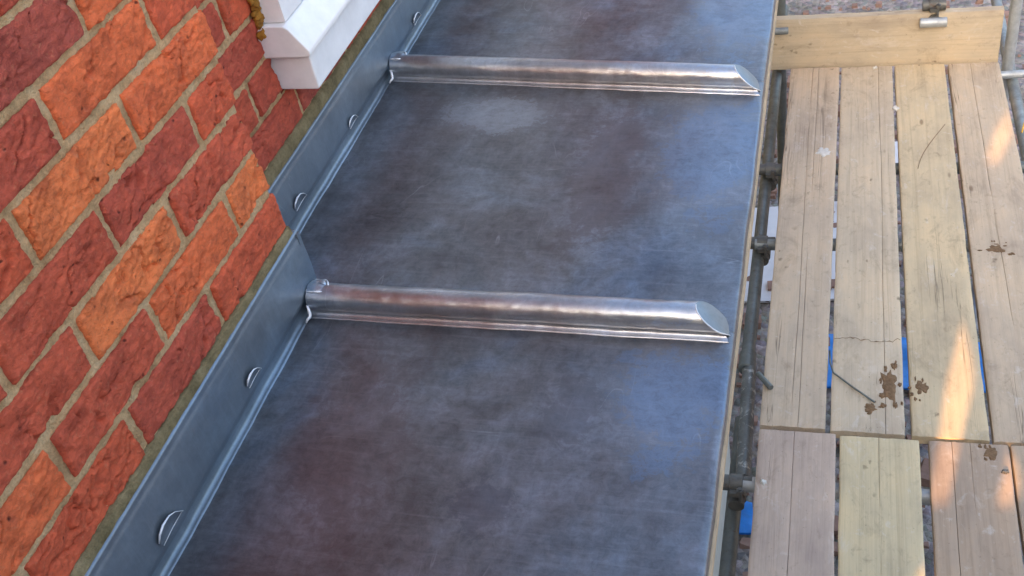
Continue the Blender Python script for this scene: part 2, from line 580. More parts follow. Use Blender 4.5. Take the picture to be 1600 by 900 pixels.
def brick_mesh(xf, y0, y1, z0, z1, seed, hi, depth=0.1, amp=1.0):
    nu = 60 if hi else 10
    if hi: nu = max(14, int((y1 - y0) / 0.0027))
    nv = 25 if hi else 4
    w = y1 - y0; h = z1 - z0
    s = seed * 13.7
    vs = []; fs = []
    ang = 0.35 + 0.5 * noise.noise(Vector((s, 1.3, 0)))
    ca, sa = math.cos(ang), math.sin(ang)
    for i in range(nu + 1):
        for j in range(nv + 1):
            u = i / nu; v = j / nv
            y = y0 + w * u; z = z0 + h * v
            e = min(u * w, (1 - u) * w, v * h, (1 - v) * h)
            # ragged arrises
            k = max(0.0, 1 - e / 0.010)
            y += k * 0.0019 * N3(y * 75, z * 75, s, 3)
            z += k * 0.0022 * N3(y * 60, z * 75, s + 7, 3)
            d = 0.0
            if hi:
                a = (y * ca + z * sa); b = (-y * sa + z * ca)
                wv = N3(y * 16, z * 20, s + 2, 3)
                r = noise.noise(Vector((a * 6 + wv * 0.5, b * 24 + wv * 0.9, s)))
                crease = max(0.0, 1 - abs(r) * 11.0)
                gate = min(1, max(0.0, N3(y * 9, z * 12, s + 5, 2) * 3.0 + 0.25))
                d = 0.0012 - 0.0078 * crease * gate + 0.0016 * N3(y * 20, z * 28, s + 4, 3) + 0.0014 * N3(y * 150, z * 150, s + 1, 3)
                step = N3(y * 13, z * 22, s + 11, 3)
                d += 0.0012 if step > 0.12 else (-0.0006 if step < -0.25 else 0.0)
                r2 = noise.noise(Vector((a * 12 + wv, b * 60, s + 9)))
                d += -0.0032 * max(0.0, 1 - abs(r2) * 10.0) * gate
                d = max(d, -0.0075)
            rd = 0.0042
            if e < rd:
                d -= rd - math.sqrt(max(0.0, rd * rd - (rd - e) ** 2))
            vs.append((xf + d * amp, y, z))
    for i in range(nu):
        for j in range(nv):
            a = i * (nv + 1) + j
            fs.append((a, a + nv + 1, a + nv + 2, a + 1))
    # sides back into the wall
    rim = [i * (nv + 1) for i in range(nu + 1)] + [nu * (nv + 1) + j for j in range(1, nv + 1)] + \
          [i * (nv + 1) + nv for i in range(nu - 1, -1, -1)] + [j for j in range(nv - 1, 0, -1)]
    n0 = len(vs)
    for q in rim:
        x, y, z = vs[q]
        vs.append((xf - depth, min(max(y, y0 + 0.001), y1 - 0.001), min(max(z, z0 + 0.001), z1 - 0.001)))
    L = len(rim)
    for q in range(L):
        q2 = (q + 1) % L
        fs.append((rim[q], n0 + q, n0 + q2, rim[q2]))
    return vs, fs


O1 = srgb(240, 132, 80); O2 = srgb(232, 118, 74); R1 = srgb(216, 102, 70); R2 = srgb(204, 97, 71)
P1 = srgb(195, 92, 71); P2 = srgb(182, 90, 75)
PAL = [O2, R1, R2, P1, O1, R1, P2]
SPEC = {1: [R1, P1, R1, O2], 2: [O1, O2, R2, O2], 3: [R2, O1, R2, P1], 4: [R1, P1, R2, R2], 5: [O2, O1, R1, R2],
        6: [R1, O2, P1, R1], 7: [O2, P2, R1, O2], 8: [O2, P1, O1, R2]}
J = 0.0115


def hi_bricks(parent, xf, rows, seed0, spec=None):
    q = seed0
    for k, spans in rows:
        for i, (a, b) in enumerate(spans):
            q += 1
            z0 = (k - 1) * 0.075 + J / 2; z1 = k * 0.075 - J / 2
            dz = 0.0012 * math.sin(q * 3.3)
            vs, fs = brick_mesh(xf + 0.0012 * math.sin(q * 1.7), a, b, z0 + dz, z1 + dz, q, True)
            col = spec[k][i] if spec and k in spec and i < len(spec[k]) else PAL[(q * 5 + k) % len(PAL)]
            o = mesh('brick', vs, fs, BRICK, parent, True, color=col)
            autosmooth(o, 60)


# near pier: half-lap bond from its corner at y = 0
rows = []
for k in range(1, 11):
    spans = []
    y = 0.0
    first = 0.215 if k % 2 == 1 else 0.1025
    w = first
    while y > -1.02:
        jit = 0.002 * math.sin(k * 5.1 + y * 40)
        spans.append((y - w + 0.0014, y - (0 if y == 0.0 else 0.0014)))
        y = y - w - 0.010 + jit * 0
        w = 0.215
    rows.append((k, spans))
hi_bricks(near_wall, 0.0, rows, 0, SPEC)
mortar_face(-0.0042, -1.05, -0.0035, -0.02, 0.76, near_wall, dict(rows))

# set-back wall beyond the corner
XF = -0.1025
far_wall = body('wall', XF - 0.0135, 0.004, 8.0, GZ, 0.078)
far_rows = []
for k in range(1, 6):
    y = 0.19 if k % 2 == 0 else 0.325
    spans = []
    yy = y - 0.235
    while yy < 0.0 - 0.05:
        yy += 0.225
    lim = 1.45 if k == 1 else 0.283
    a = yy
    spans.append((a - 0.0 + 0.005 - 0.225 + 0.225, a))
    spans = []
    b = y - 0.225
    while b < lim:
        s0, s1 = b + 0.0064, b + 0.2186
        if k >= 2: s1 = min(s1, lim - 0.002)
        if s1 > 0.005 and s1 - s0 > 0.03:
            spans.append((max(s0, 0.0 - 0.02), s1))
        b += 0.225
    far_rows.append((k, spans))
FSPEC = {1: [P1, P2, R2, P1, R1, R2], 2: [R2, P1], 3: [P1, R1], 4: [P1, R1], 5: [R2, O2]}
hi_bricks(far_wall, XF, far_rows, 200, FSPEC)
mortar_face(XF - 0.0042, 0.004, 1.45, -0.02, 0.0735, far_wall, dict(far_rows))
mortar_face(XF - 0.0042, 0.004, 0.281, 0.0735, 0.378, far_wall, dict(far_rows))


# brickwork further up and along, out of the picture: joined, coarse
def far_bricks(parent, xf, y0, y1, k0, k1, odd, skip):
    b = MB()
    for k in range(k0, k1):
        y = y0 - (0.1125 if k % 2 == odd else 0.0)
        while y < y1:
            a0, a1 = max(y + 0.005, y0), min(y + 0.22, y1)
            z0 = (k - 1) * 0.075 + J / 2; z1 = k * 0.075 - J / 2
            if a1 - a0 > 0.03 and not skip(a0, a1, z0, z1):
                b.box(xf - 0.05, xf, a0, a1, z0, z1)
            y += 0.225
    o = b.build('brick_course', BRICK, parent, color=srgb(165, 76, 58))
    o['kind'] = 'stuff'
    return o


lo_near = min(s[-1][0] for _, s in rows)
far_bricks(near_wall, -0.001, -4.39, 0.0, -36, 26, 0, lambda a, b, z0, z1: (b > lo_near - 0.02 and -0.02 < z0 < 0.73) or (z1 < 0.0 and b > -1.3))
WY0, WY1, WZ1 = 0.283, 2.05, 1.45
body('wall', XF - 0.011, 0.004, WY0 - 0.004, 0.0785, TOPZ)
body('wall', XF - 0.011, WY1, 8.0, 0.0785, TOPZ)
body('lintel', XF - 0.011, WY0 - 0.004, WY1, WZ1, TOPZ)
far_bricks(far_wall, XF - 0.001, 0.0, 8.0, 1, 26, 1,
           lambda a, b, z0, z1: (b > WY0 - 0.01 and a < WY1 and 0.06 < z1 < WZ1 + 0.03) or (a < 1.5 and z0 < 0.07) or (a < 0.29 and z0 < 0.37))
body('lintel', XF - 0.2, WY0 - 0.004, WY1, 0.0785, WZ1 - 0.001)
# eaves over the wall
MB().box(-DEPTH, 0.06, -4.5, 8.1, TOPZ + 0.01, TOPZ + 0.17).build('eaves', WHITE, house)
MB().add([(0.12, -4.6, TOPZ + 0.175), (0.12, 8.2, TOPZ + 0.175), (-DEPTH, 8.2, TOPZ + 2.2), (-DEPTH, -4.6, TOPZ + 2.2),
          (0.12, -4.6, TOPZ + 0.215), (0.12, 8.2, TOPZ + 0.215), (-DEPTH, 8.2, TOPZ + 2.25), (-DEPTH, -4.6, TOPZ + 2.25)],
         [(0, 3, 2, 1), (4, 5, 6, 7), (0, 1, 5, 4), (2, 3, 7, 6), (0, 4, 7, 3), (1, 2, 6, 5)]).build('roof', TILE, house)

# the window: sill, frame, panes
sill = MB()
sill.prism_y([(-0.12, 0.079), (-0.038, 0.077), (-0.034, 0.080), (-0.034, 0.146), (-0.12, 0.146)], WY0 + 0.004, WY1)
sill_o = autosmooth(sill.build('window_sill', WHITE, house), 30)
nose = MB()
nose.prism_y([(-0.120, 0.1465), (-0.026, 0.1465), (-0.0225, 0.149), (-0.0225, 0.157), (-0.025, 0.161), (-0.048, 0.197), (-0.056, 0.203), (-0.120, 0.205)], WY0 - 0.011, WY1)
o = nose.build('sill_nosing', WHITE, sill_o)
bv = o.modifiers.new('bevel', 'BEVEL'); bv.width = 0.0035; bv.segments = 3; bv.limit_method = 'ANGLE'
autosmooth(o, 45)
bv = sill_o.modifiers.new('bevel', 'BEVEL'); bv.width = 0.003; bv.segments = 3; bv.limit_method = 'ANGLE'
win = empty('window', (-0.09, (WY0 + WY1) / 2, 0.2))
win.parent = house; win.location = Vector((-0.09, 1.16, 0.206)) - wpos(house)
fr = MB()
fr.box(-0.16, -0.054, WY0, WY0 + 0.07, 0.206, WZ1 - 0.003)
fr.box(-0.16, -0.054, WY1 - 0.07, WY1 - 0.001, 0.206, WZ1 - 0.003)
fr.box(-0.16, -0.055, WY0 + 0.0705, WY1 - 0.0705, 0.206, 0.28)
fr.box(-0.16, -0.055, WY0 + 0.0705, WY1 - 0.0705, WZ1 - 0.075, WZ1 - 0.003)
for yy in (0.86, 1.46):
    fr.box(-0.158, -0.058, yy - 0.045, yy + 0.045, 0.2805, WZ1 - 0.0755)
o = fr.build('window_frame', WHITE, win)
for y0, y1 in ((0.354, 0.814), (0.906, 1.414), (1.506, 1.979)):
    MB().box(-0.125, -0.115, y0, y1, 0.281, WZ1 - 0.076).build('pane', GLASS, win)
# mustard foam squeezed out beside the sill
vs = []; fs = []
b = MB()
for i in range(13):
    t = i / 12
    c = Vector((XF + 0.004 + 0.012 * t * 0.3, 0.276 + 0.004 * math.sin(i * 2.2), 0.192 + 0.085 * t))
    r = 0.0072 + 0.002 * math.sin(i * 1.9 + 1)
    g, f = grid(lambda u, v: tuple(c + Vector((math.cos(2 * math.pi * u) * math.sin(math.pi * v), math.sin(2 * math.pi * u) * math.sin(math.pi * v), math.cos(math.pi * v))) *
                                   (r * (1 + 0.7 * N3(math.cos(6.283 * u) + i, math.sin(6.283 * u), v * 3 + 4.0)))), 20, 12)
    b.add(g, f)
b.build('sealant_foam', FOAM, house, True)

# ------------------------------------------------------------------ the lead roof
roof = empty('lead_roof', (0.29, 0.3, -0.30), 'low grey lead sheet roof with rounded rolls and upstand flashing below the brick wall', 'roof')
EX = 0.674


def lead_fall(x):
    return zr(x)


def sheet(y0, y1, seed):
    prof = []
    nx = 120
    for i in range(nx + 1):
        x = -0.12 + (EX - 0.006 + 0.12) * i / nx
        prof.append((x, zr(x), 1.0))
    for a in range(1, 7):
        q = math.radians(90 * a / 6)
        prof.append((EX - 0.006 + 0.006 * math.sin(q), zr(EX) - 0.006 + 0.006 * math.cos(q), 0.4))
    prof.append((EX + 0.0005, zr(EX) - 0.016, 0.4))
    prof.append((EX - 0.0015, zr(EX) - 0.0165, 0.4))
    prof.append((EX - 0.003, zr(EX) - 0.010, 0.4))
    ny = int((y1 - y0) / 0.006)

    def f(u, v):
        x, z, k = prof[min(int(round(u * (len(prof) - 1))), len(prof) - 1)]
        y = y0 + (y1 - y0) * v
        d = 0.0016 * N3(x * 5, y * 5, seed, 2) + 0.0006 * N3(x * 17, y * 17, seed + 3, 2)
        # the sheet swells gently along the eaves and close to the rolls
        d += 0.0012 * math.exp(-((y - y0) / 0.06) ** 2) + 0.0012 * math.exp(-((y - y1) / 0.06) ** 2)
        w = 0.0016 * N3(y * 7, seed, 2.0, 2) if x > EX - 0.03 else 0.0
        return (x + w * (1 if k < 1 else (x - EX + 0.03) / 0.03), y, z + d * k)
    vs, fs = grid(f, len(prof) - 1, ny, True)
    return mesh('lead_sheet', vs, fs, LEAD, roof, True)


ROLLS = [(-0.745, -0.745), (-0.022, -0.018), (0.702, 0.650), (1.42, 1.41)]
edges = [-1.45] + [0.5 * (a + b) for a, b in ROLLS] + [2.1]
for i in range(5):
    sheet(edges[i] + 0.001, edges[i + 1] - 0.001, i * 3.1)


def roll(yw, ye, x0, seed):
    prof = [(0.027, 0.0), (0.026, 0.0026), (0.0235, 0.0030), (0.0185, 0.0055)]
    R = 0.0226; hc = 0.0232
    for a in range(-44, 225, 7):
        q = math.radians(a)
        prof.append((R * math.cos(q), hc + R * math.sin(q)))
    ncap0 = 4; ncap1 = len(prof) - 1
    prof += [(-0.0180, 0.0050), (-0.0205, 0.0026), (-0.0250, 0.0021), (-0.0264, 0.0016), (-0.0270, 0.0)]
    nx = 110
    x1 = 0.668

    def pt(x, t, h, k=1.0):
        s = (x - x0) / (x1 - x0)
        yc = yw + (ye - yw) * s
        wob = 0.0010 * N3(x * 9, seed, 1.0, 3) + 0.0007 * N3(x * 40, h * 60, seed, 2)
        r = 1 + 0.016 * N3(x * 9, t * 30, seed + 2, 2) + 0.009 * N3(x * 48, t * 60, seed + 5, 2)
        if h < 0.004: r = 1
        foot = 1.0 if h > 0.004 else 1 + 0.03 * N3(x * 6, seed, 7.0, 3)
        return (x, yc + (t * r) * foot + wob, zr(x) + h * r + 0.0008)

    def f(u, v):
        t, h = prof[int(round(v * (len(prof) - 1)))]
        xe = x1 - 1.05 * h
        if h < 0.0035 and t > 0: xe = x1 - 0.03
        x = x0 + (xe - x0) * u
        return pt(x, t, h)
    vs, fs = grid(f, nx, len(prof) - 1)
    o = mesh('roll', vs, fs, LEAD_R, roof, True)
    # slanted end cap and its dressed rim
    rim = [pt(x1 - 0.004, 0.009, 0.0012)] + [f(1.0, j / (len(prof) - 1)) for j in range(ncap0, ncap1 + 1)] + [pt(x1 - 0.001, -0.012, 0.0012)]
    cx = sum(p[0] for p in rim) / len(rim); cy = sum(p[1] for p in rim) / len(rim); cz = sum(p[2] for p in rim) / len(rim)
    b = MB()
    L = len(rim)
    mid = [(cx + (p[0] - cx) * 0.55 + 0.001, cy + (p[1] - cy) * 0.55, cz + (p[2] - cz) * 0.55 + 0.001) for p in rim]
    low = (cx + 0.001, cy, cz + 0.001)
    b.add(rim + mid + [low], [(j, j + 1, L + j + 1, L + j) for j in range(L - 1)] + [(L - 1, 0, L, 2 * L - 1)] +
          [(L + j, L + j + 1, 2 * L) for j in range(L - 1)] + [(2 * L - 1, L, 2 * L)])
    b.build('end_cap', LEAD_F, o, True)
    half = rim[len(rim) // 2:]
    MB().path([Vector(p) + Vector((0.0004, 0, 0.0004)) for p in half], 0.0011, 6).build('cap_rim', BRIGHT, o, True)
    # bossed hood where the roll runs into the upstand
    hb = MB()
    cxx, cyy, czz = x0 + 0.013, yw + 0.004, zr(x0) + 0.038

    def hood(u, v):
        a = 2 * math.pi * u; t = math.pi * v
        k = 1 + 0.16 * N3(u * 4, v * 4, seed, 2)
        return (cxx + 0.022 * k * math.cos(a) * math.sin(t), cyy + 0.019 * k * math.sin(a) * math.sin(t), czz + 0.0105 * k * math.cos(t))
    g, fc = grid(hood, 26, 14)
    hb.add(g, fc)
    hb.build('hood', LEAD_R, o, True)
    ring = []
    for a in range(0, 300, 12):
        q = math.radians(a - 170)
        ring.append((cxx + 0.019 * math.cos(q), cyy - 0.001 + 0.0165 * math.sin(q), czz + 0.0058 + 0.002 * math.sin(3 * q)))
    MB().path(ring, [0.0006 + 0.0011 * abs(math.sin(i * 0.9)) for i in range(len(ring))], 6).build('solder_bead', BRIGHT, o, True)
    # crimped foot at the wall
    cr = []
    for i in range(9):
        t = i / 8
        cr.append((x0 - 0.001 + 0.006 * math.sin(t * 3.1), yw - 0.022 - 0.018 * t, zr(x0) + 0.024 - 0.021 * t + 0.002 * math.sin(t * 9)))
    MB().path(cr, [0.0012 + 0.0016 * math.sin(math.pi * (i + 0.5) / 9.5) for i in range(9)], 7).build('crimp', BRIGHT, o, True)
    return o


for i, (a, b_) in enumerate(ROLLS):
    roll(a, b_, (0.014 if i < 2 else XF + 0.014), 11.0 + i * 5)


# cover flashings: profile down the wall into a cove on the roof
def flashing(xw, y0, y1, seed, zt):
    prof = [(xw - 0.012, zt + 0.001), (xw + 0.004, zt - 0.001), (xw + 0.0075, zt - 0.002), (xw + 0.0085, zt - 0.005), (xw + 0.0068, zt - 0.009)]
    zb = zr(xw)
    z = zt - 0.014
    while z > zb + 0.034:
        s = (zt - z) / (zt - zb)
        prof.append((xw + 0.0075 + 0.0045 * math.sin(s * 3.0), z)); z -= 0.006
    prof += [(xw + 0.0095, zb + 0.029), (xw + 0.0050, zb + 0.026), (xw + 0.0010, zb + 0.021), (xw + 0.0012, zb + 0.010)]
    for a in range(0, 91, 10):                         # cove
        q = math.radians(a)
        prof.append((xw + 0.0082 - 0.0066 * math.cos(q), zb + 0.0078 - 0.0066 * math.sin(q)))
    prof += [(xw + 0.0115, zb + 0.0009), (xw + 0.0135, zb - 0.004)]
    ny = int((y1 - y0) / 0.007)

    def f(u, v):
        x, z = prof[int(round(v * (len(prof) - 1)))]
        y = y0 + (y1 - y0) * u
        s = min(1.0, max(0.0, (zt - 0.01 - z) / 0.05))
        d = s * (0.0020 * N3(y * 6, z * 9, seed, 3) + 0.0007 * N3(y * 26, z * 20, seed, 2))
        e = 0.0007 * N3(y * 14, 2.0, seed, 2)
        return (x + d, y, z + e)
    vs, fs = grid(f, ny, len(prof) - 1)
    return mesh('flashing', vs, fs, LEAD_F, roof, True)


fl_near = flashing(0.0, -1.45, 0.012, 2.0, -0.008)
fl_far = flashing(XF, 0.012, 2.1, 6.0, -0.018)
# the return of the near flashing round the pier corner
MB().box(XF, 0.0105, 0.004, 0.0125, zr(0.0) - 0.003, -0.012).build('flashing', LEAD_F, roof)


CLIP = [(-0.0285, -0.0026), (-0.0217, 0.0079), (-0.0111, 0.0145), (0.0044, 0.0147), (0.0164, 0.0081), (0.0296, -0.0065), (0.0298, -0.0107), (0.0042, -0.0113), (-0.0228, -0.0145)]


def clip(xw, y, z, L, parent, seed):
    """a tab of lead cut and bent up out of the flashing: thick scraped edge on one side, thin lip on the other"""
    k = L / 0.045
    n = len(CLIP)
    rim = [Vector((xw + 0.0125 + (0.0060 if i < 6 else 0.0015) * math.sin(math.pi * (i + 0.5) / n), y + a * k, z + b_ * k)) for i, (a, b_) in enumerate(CLIP)]
    mid = Vector((xw + 0.0132, y + 0.003 * k, z - 0.002 * k))
    b = MB()
    b.add(rim + [mid], [(i, (i + 1) % n, n) for i in range(n)])
    o = b.build('clip', LEAD_F, parent, True)
    wid = [0.0009, 0.0017, 0.0017, 0.0010, 0.0006, 0.0005, 0.0005, 0.0005, 0.0005]
    MB().path([p + Vector((0.0008, 0, 0)) for p in rim], wid, 7).build('clip_edge', BRIGHT, parent, True)
    return o


clip(0.0, -0.492, -0.084, 0.042, fl_near, 1)
clip(0.0, -0.231, -0.083, 0.030, fl_near, 2)
clip(0.0, -0.80, -0.080, 0.045, fl_near, 2)
clip(XF, 0.192, -0.086, 0.034, fl_far, 3)
clip(XF, 0.459, -0.094, 0.029, fl_far, 4)
clip(XF, 0.876, -0.095, 0.032, fl_far, 5)


# mortar pointing over the flashing top
def pointing(xw, y0, y1, seed, zt):
    ny = int((y1 - y0) / 0.004)

    def f(u, v):
        y = y0 + (y1 - y0) * u
        top = 0.0065 + 0.0040 * N3(y * 22, seed, 0, 4) + 0.010 * max(0.0, N3(y * 9, seed + 4, 0, 3) - 0.42)
        z = zt - 0.0005 + (top - zt) * v
        x = xw + 0.0048 - 0.0035 * v ** 3 + 0.0011 * N3(y * 60, z * 90, seed, 3) + (-0.008 if v == 1 else 0)
        return (x, y, z)
    vs, fs = grid(f, ny, 9, True)
    return mesh('pointing', vs, fs, POINT, house, True)


pointing(0.0, -1.45, 0.004, 1.0, -0.010)
pointing(XF, 0.0, 2.1, 8.0, -0.020)

# timber at the eaves and the bay wall under it
MB().box(EX - 0.030, EX + 0.0035, -1.45, 2.1, zr(EX) - 0.038, zr(EX) - 0.0185).build('fascia', FASCIA, roof)
MB().box(-0.1, EX - 0.0305, -1.44, 2.09, zr(EX) - 0.06, zr(EX) - 0.022).build('roof_deck', FASCIA, roof)
MB().box(-0.1, 0.40, -1.2, 1.9, GZ, zr(EX) - 0.061).build('bay_wall', RENDER, house)

# ------------------------------------------------------------------ scaffold boards
DZ = -1.4


def board(name, xs, y0, y1, color, label, seed, z=DZ, th=0.034, cat='board', group='scaffold boards of the walkway', splits=()):
    """xs: (left near, right near, left far, right far)"""
    ln, rn, lf, rf = xs
    nl = max(8, int((y1 - y0) / 0.02))
    sec = [(0.0, -1.0), (0.0, -0.09), (0.012, -0.03), (0.03, 0.0)]
    for q in range(1, 16):
        sec.append((0.03 + 0.94 * q / 16, 0.0))
    for sx in splits:
        sec = [q for q in sec if abs(q[0] - sx) > 0.03 or q[1] < -0.01]
        sec += [(sx - 0.013, 0.0), (sx - 0.004, -0.01), (sx, -0.20), (sx + 0.004, -0.01), (sx + 0.013, 0.0)]
    head, tail = sec[:4], sorted(sec[4:])
    sec = head + tail
    sec += [(0.97, 0.0), (0.988, -0.03), (1.0, -0.09), (1.0, -1.0)]
    n = len(sec)
    vs = []; fs = []
    for i in range(nl + 1):
        t = i / nl
        endk = 0.0
        l = ln + (lf - ln) * t; r = rn + (rf - rn) * t
        for s, h in sec:
            s_ = s
            for sx in splits:
                if abs(s - sx) < 0.014: s_ = s + 0.026 * N3(t * 2.2, seed, sx * 9, 4)
            x = l + (r - l) * s_
            y = y0 + (y1 - y0) * t
            if i == 0: y += 0.003 * N3(x * 30, seed, 0, 3)
            if i == nl: y += 0.003 * N3(x * 30, seed, 5, 3)
            edge = 1.0 if (s < 0.02 or s > 0.98) else 0.0
            x += edge * (0.0016 * N3(y * 8, seed, s * 7, 3) + 0.0007 * N3(y * 45, seed, s * 7, 2))
            zz = z + h * th
            if h > -0.5:
                zz += 0.0014 * N3(x * 9, y * 3, seed, 3) + 0.0007 * N3(x * 60, y * 4, seed, 2) - 0.004 * (s - 0.5) ** 2
                if -0.5 < h < -0.15: zz += min(1.0, max(0.0, 0.35 + 2.2 * N3(t * 3.0, seed, 4.0 + s * 9, 3))) * 0.2 * th
                if i == 0 or i == nl: zz -= 0.003
            vs.append((x, y, zz))
    for i in range(nl):
        for j in range(n - 1):
            a = i * n + j
            fs.append((a, a + 1, a + n + 1, a + n)[::-1])
        fs.append((i * n, (i + 1) * n, (i + 1) * n + n - 1, i * n + n - 1)[::-1])
    fs.append(tuple(range(n)))
    fs.append(tuple(range(nl * n + n - 1, nl * n - 1, -1)))
    o = mesh(name, vs, fs, WOOD, None, False, color=color)
    autosmooth(o, 35)
    tag(o, label, cat, group)
    return o


YB = 0.905
YE = 2.866
board('scaffold_board', (0.620, 0.797, 0.6195, 0.812), YB, YE, srgb(196, 176, 152), 'long greyish scaffold board nearest the roof eaves, beyond the cross joint', 1.0, splits=(0.47, 0.58))
board('scaffold_board', (0.811, 1.005, 0.8195, 1.0137), YB - 0.004, YE - 0.004, srgb(200, 182, 156), 'long scaffold board with mud splats and a cross crack, second from the roof', 2.0, splits=(0.74,))
board('scaffold_board', (1.0235, 1.2165, 1.0234, 1.209), YB - 0.006, YE, srgb(204, 184, 150), 'long yellowish scaffold board with a long sunlit streak, third from the roof', 3.0, splits=())
board('scaffold_board', (1.2270, 1.436, 1.2233, 1.4085), YB - 0.008, YE - 0.002, srgb(198, 178, 152), 'long split scaffold board on the outer edge, beyond the cross joint', 4.0, splits=(0.43,))
NB = YB - 0.0135
board('scaffold_board', (0.632, 0.834, 0.6205, 0.8257), -1.3, NB - 0.002, srgb(194, 172, 154), 'near grey-brown scaffold board beside the eaves with two dark knots', 5.0, splits=(0.46,))
board('scaffold_board', (0.8425, 1.030, 0.8365, 1.0401), -1.3, NB - 0.008, srgb(206, 188, 152), 'near clean yellow scaffold board between two brown ones', 6.0, splits=(0.5,))
board('scaffold_board', (1.052, 1.252, 1.0644, 1.2602), -1.3, NB - 0.006, srgb(178, 156, 134), 'near brown scaffold board with a sunlit patch across its end', 7.0, splits=(0.52, 0.28))
board('scaffold_board', (1.262, 1.462, 1.2668, 1.466), -1.3, NB - 0.005, srgb(186, 166, 142), 'near scaffold board at the right edge of the picture', 8.0, splits=(0.4,))


# the board on edge across the far end
def end_board():
    nl = 60; nh = 14
    y = YE + 0.004
    z0, z1 = DZ - 0.012, -1.185
    x0, x1 = 0.50, 1.405
    b = MB()
    for side in (0, 1):
        def f(u, v):
            x = x0 + (x1 - x0) * u; z = z0 + (z1 - z0) * v
            d = 0.0015 * N3(x * 4, z * 30, 4.0, 3)
            e = min(v, 1 - v)
            yy = y + d + (0.003 if e < 0.02 else 0) if side == 0 else y + 0.036
            return (x, yy, z + (0.002 * N3(x * 6, 1, 1, 2) if v in (0, 1) else 0))
        g, fc = grid(f, nl, nh, side == 1)
        b.add(g, fc)
    n = (nl + 1) * (nh + 1)
    for i in range(nl):
        a = i * (nh + 1); c = (i + 1) * (nh + 1)
        b.f.append((a, c, c + n, a + n))
        b.f.append((a + nh, a + nh + n, c + nh + n, c + nh))
    for j in range(nh):
        b.f.append((j, j + n, j + 1 + n, j + 1))
        a = nl * (nh + 1)
        b.f.append((a + j, a + j + 1, a + j + 1 + n, a + j + n))
    return b


endb = end_board()
# grain of this board runs across: build along Y, then turn
ang = -math.pi / 2
o = endb.build('toe_board', WOOD, None, color=srgb(192, 175, 149))
org = o.location.copy()
for v in o.data.vertices:
    x, y_, z_ = v.co
    v.co = (-(-y_), x, z_) if False else (y_, -x, z_)
o.rotation_euler = (0, 0, math.pi / 2)
autosmooth(o, 35)
tag(o, 'tan toe board standing on edge across the far end of the walkway', 'board')

# ------------------------------------------------------------------ tubes and couplers
TR = 0.0215


def tube(p0, p1, mat, label, name='scaffold_tube', r=TR, cat='scaffold tube', group='scaffold tubes'):
    o = MB().cyl(p0, p1, r, 28, r * 0.84, 0.0012).build(name, mat)
    autosmooth(o, 40)
    return tag(o, label, cat, group)


LZ = DZ - 0.034 - 2 * TR - TR - 0.006
TZ = DZ - 0.034 - TR - 0.004
tube((0.558, 1.255, LZ), (0.555, 3.6, LZ), TUBE_D, 'dull dark ledger tube running under the eaves beside the boards, far part')
tube((0.580, 0.785, LZ + 0.004), (0.566, 1.250, LZ), TUBE_S, 'paint-splashed ledger tube in the gap beside the cross joint of the boards')
tube((0.566, -1.3, LZ - 0.045), (0.556, 1.05, LZ - 0.045), TUBE_D, 'dark ledger tube low in the gap at the bottom of the picture')
tube((0.552, 0.735, TZ), (1.52, 0.742, TZ), TUBE_L, 'pale transom tube with its end showing beside the near boards', name='scaffold_transom')
tube((0.546, 1.782, TZ), (1.52, 1.79, TZ), TUBE, 'grey-green transom tube end beside the middle of the long boards', name='scaffold_transom')
tube((0.559, 2.222, TZ), (1.52, 2.23, TZ), TUBE_D, 'farther rusty transom tube end beside the long boards', name='scaffold_transom')
tube((1.475, -1.3, LZ), (1.470, 3.6, LZ), TUBE, 'grey outer ledger tube below the right edge of the boards')
tube((1.453, 2.93, GZ + 0.001), (1.453, 2.93, 1.9), TUBE_L, 'upright grey scaffold pole at the far outer corner', name='scaffold_standard')
tube((0.573, 3.0, GZ + 0.001), (0.573, 3.0, 0.4), TUBE_D, 'dark upright scaffold pole at the far corner by the eaves', name='scaffold_standard')
tube((1.156, 2.935, -1.7), (1.156, 2.935, -0.6), TUBE, 'short upright grey tube behind the middle of the toe board', name='scaffold_standard')
tube((0.38, 2.835, -1.215), (0.612, 2.838, -1.215), TUBE, 'short grey-green tube end lying across the toe board near the eaves', r=0.014)
tube((1.105, 2.848, -1.212), (1.203, 2.848, -1.212), TUBE_L, 'short pale tube clamped across the top of the toe board', r=0.0185)
tube((1.398, 2.86, -1.462), (1.60, 2.875, -1.462), TUBE_L, 'pale short tube poking out beside the far outer pole', r=0.016)
tube((1.50, 1.6, -2.2), (1.50, 4.2, -1.9), TUBE_L, 'sloping pale tube beyond the outer edge of the boards', r=0.018)


def coupler(c, label, mat=RUST):
    c = Vector(c)
    e = empty('coupler', c - Vector((0, 0, 0.04)), label, 'coupler', 'scaffold couplers')
    b = MB()
    b.cyl(c + Vector((-0.018, 0, 0)), c + Vector((0.018, 0, 0)), TR + 0.0045, 20, TR + 0.0005, 0.001)
    lo = c + Vector((0, 0, -2 * TR - 0.004))
    b.cyl(lo + Vector((0, -0.018, 0)), lo + Vector((0, 0.018, 0)), TR + 0.0045, 20, TR + 0.0005, 0.001)
    b.box(c.x - 0.016, c.x + 0.016, c.y - 0.040, c.y - 0.026, c.z - 0.012, c.z + 0.004)
    autosmooth(b.build('clamp_band', mat, e))
    MB().cyl(c + Vector((0.012, -0.036, -0.03)), c + Vector((0.012, -0.036, 0.022)), 0.005, 10).build('bolt', RUST, e)
    MB().cyl(c + Vector((0.012, -0.036, 0.008)), c + Vector((0.012, -0.036, 0.018)), 0.010, 6).build('nut', RUST, e)
    return e


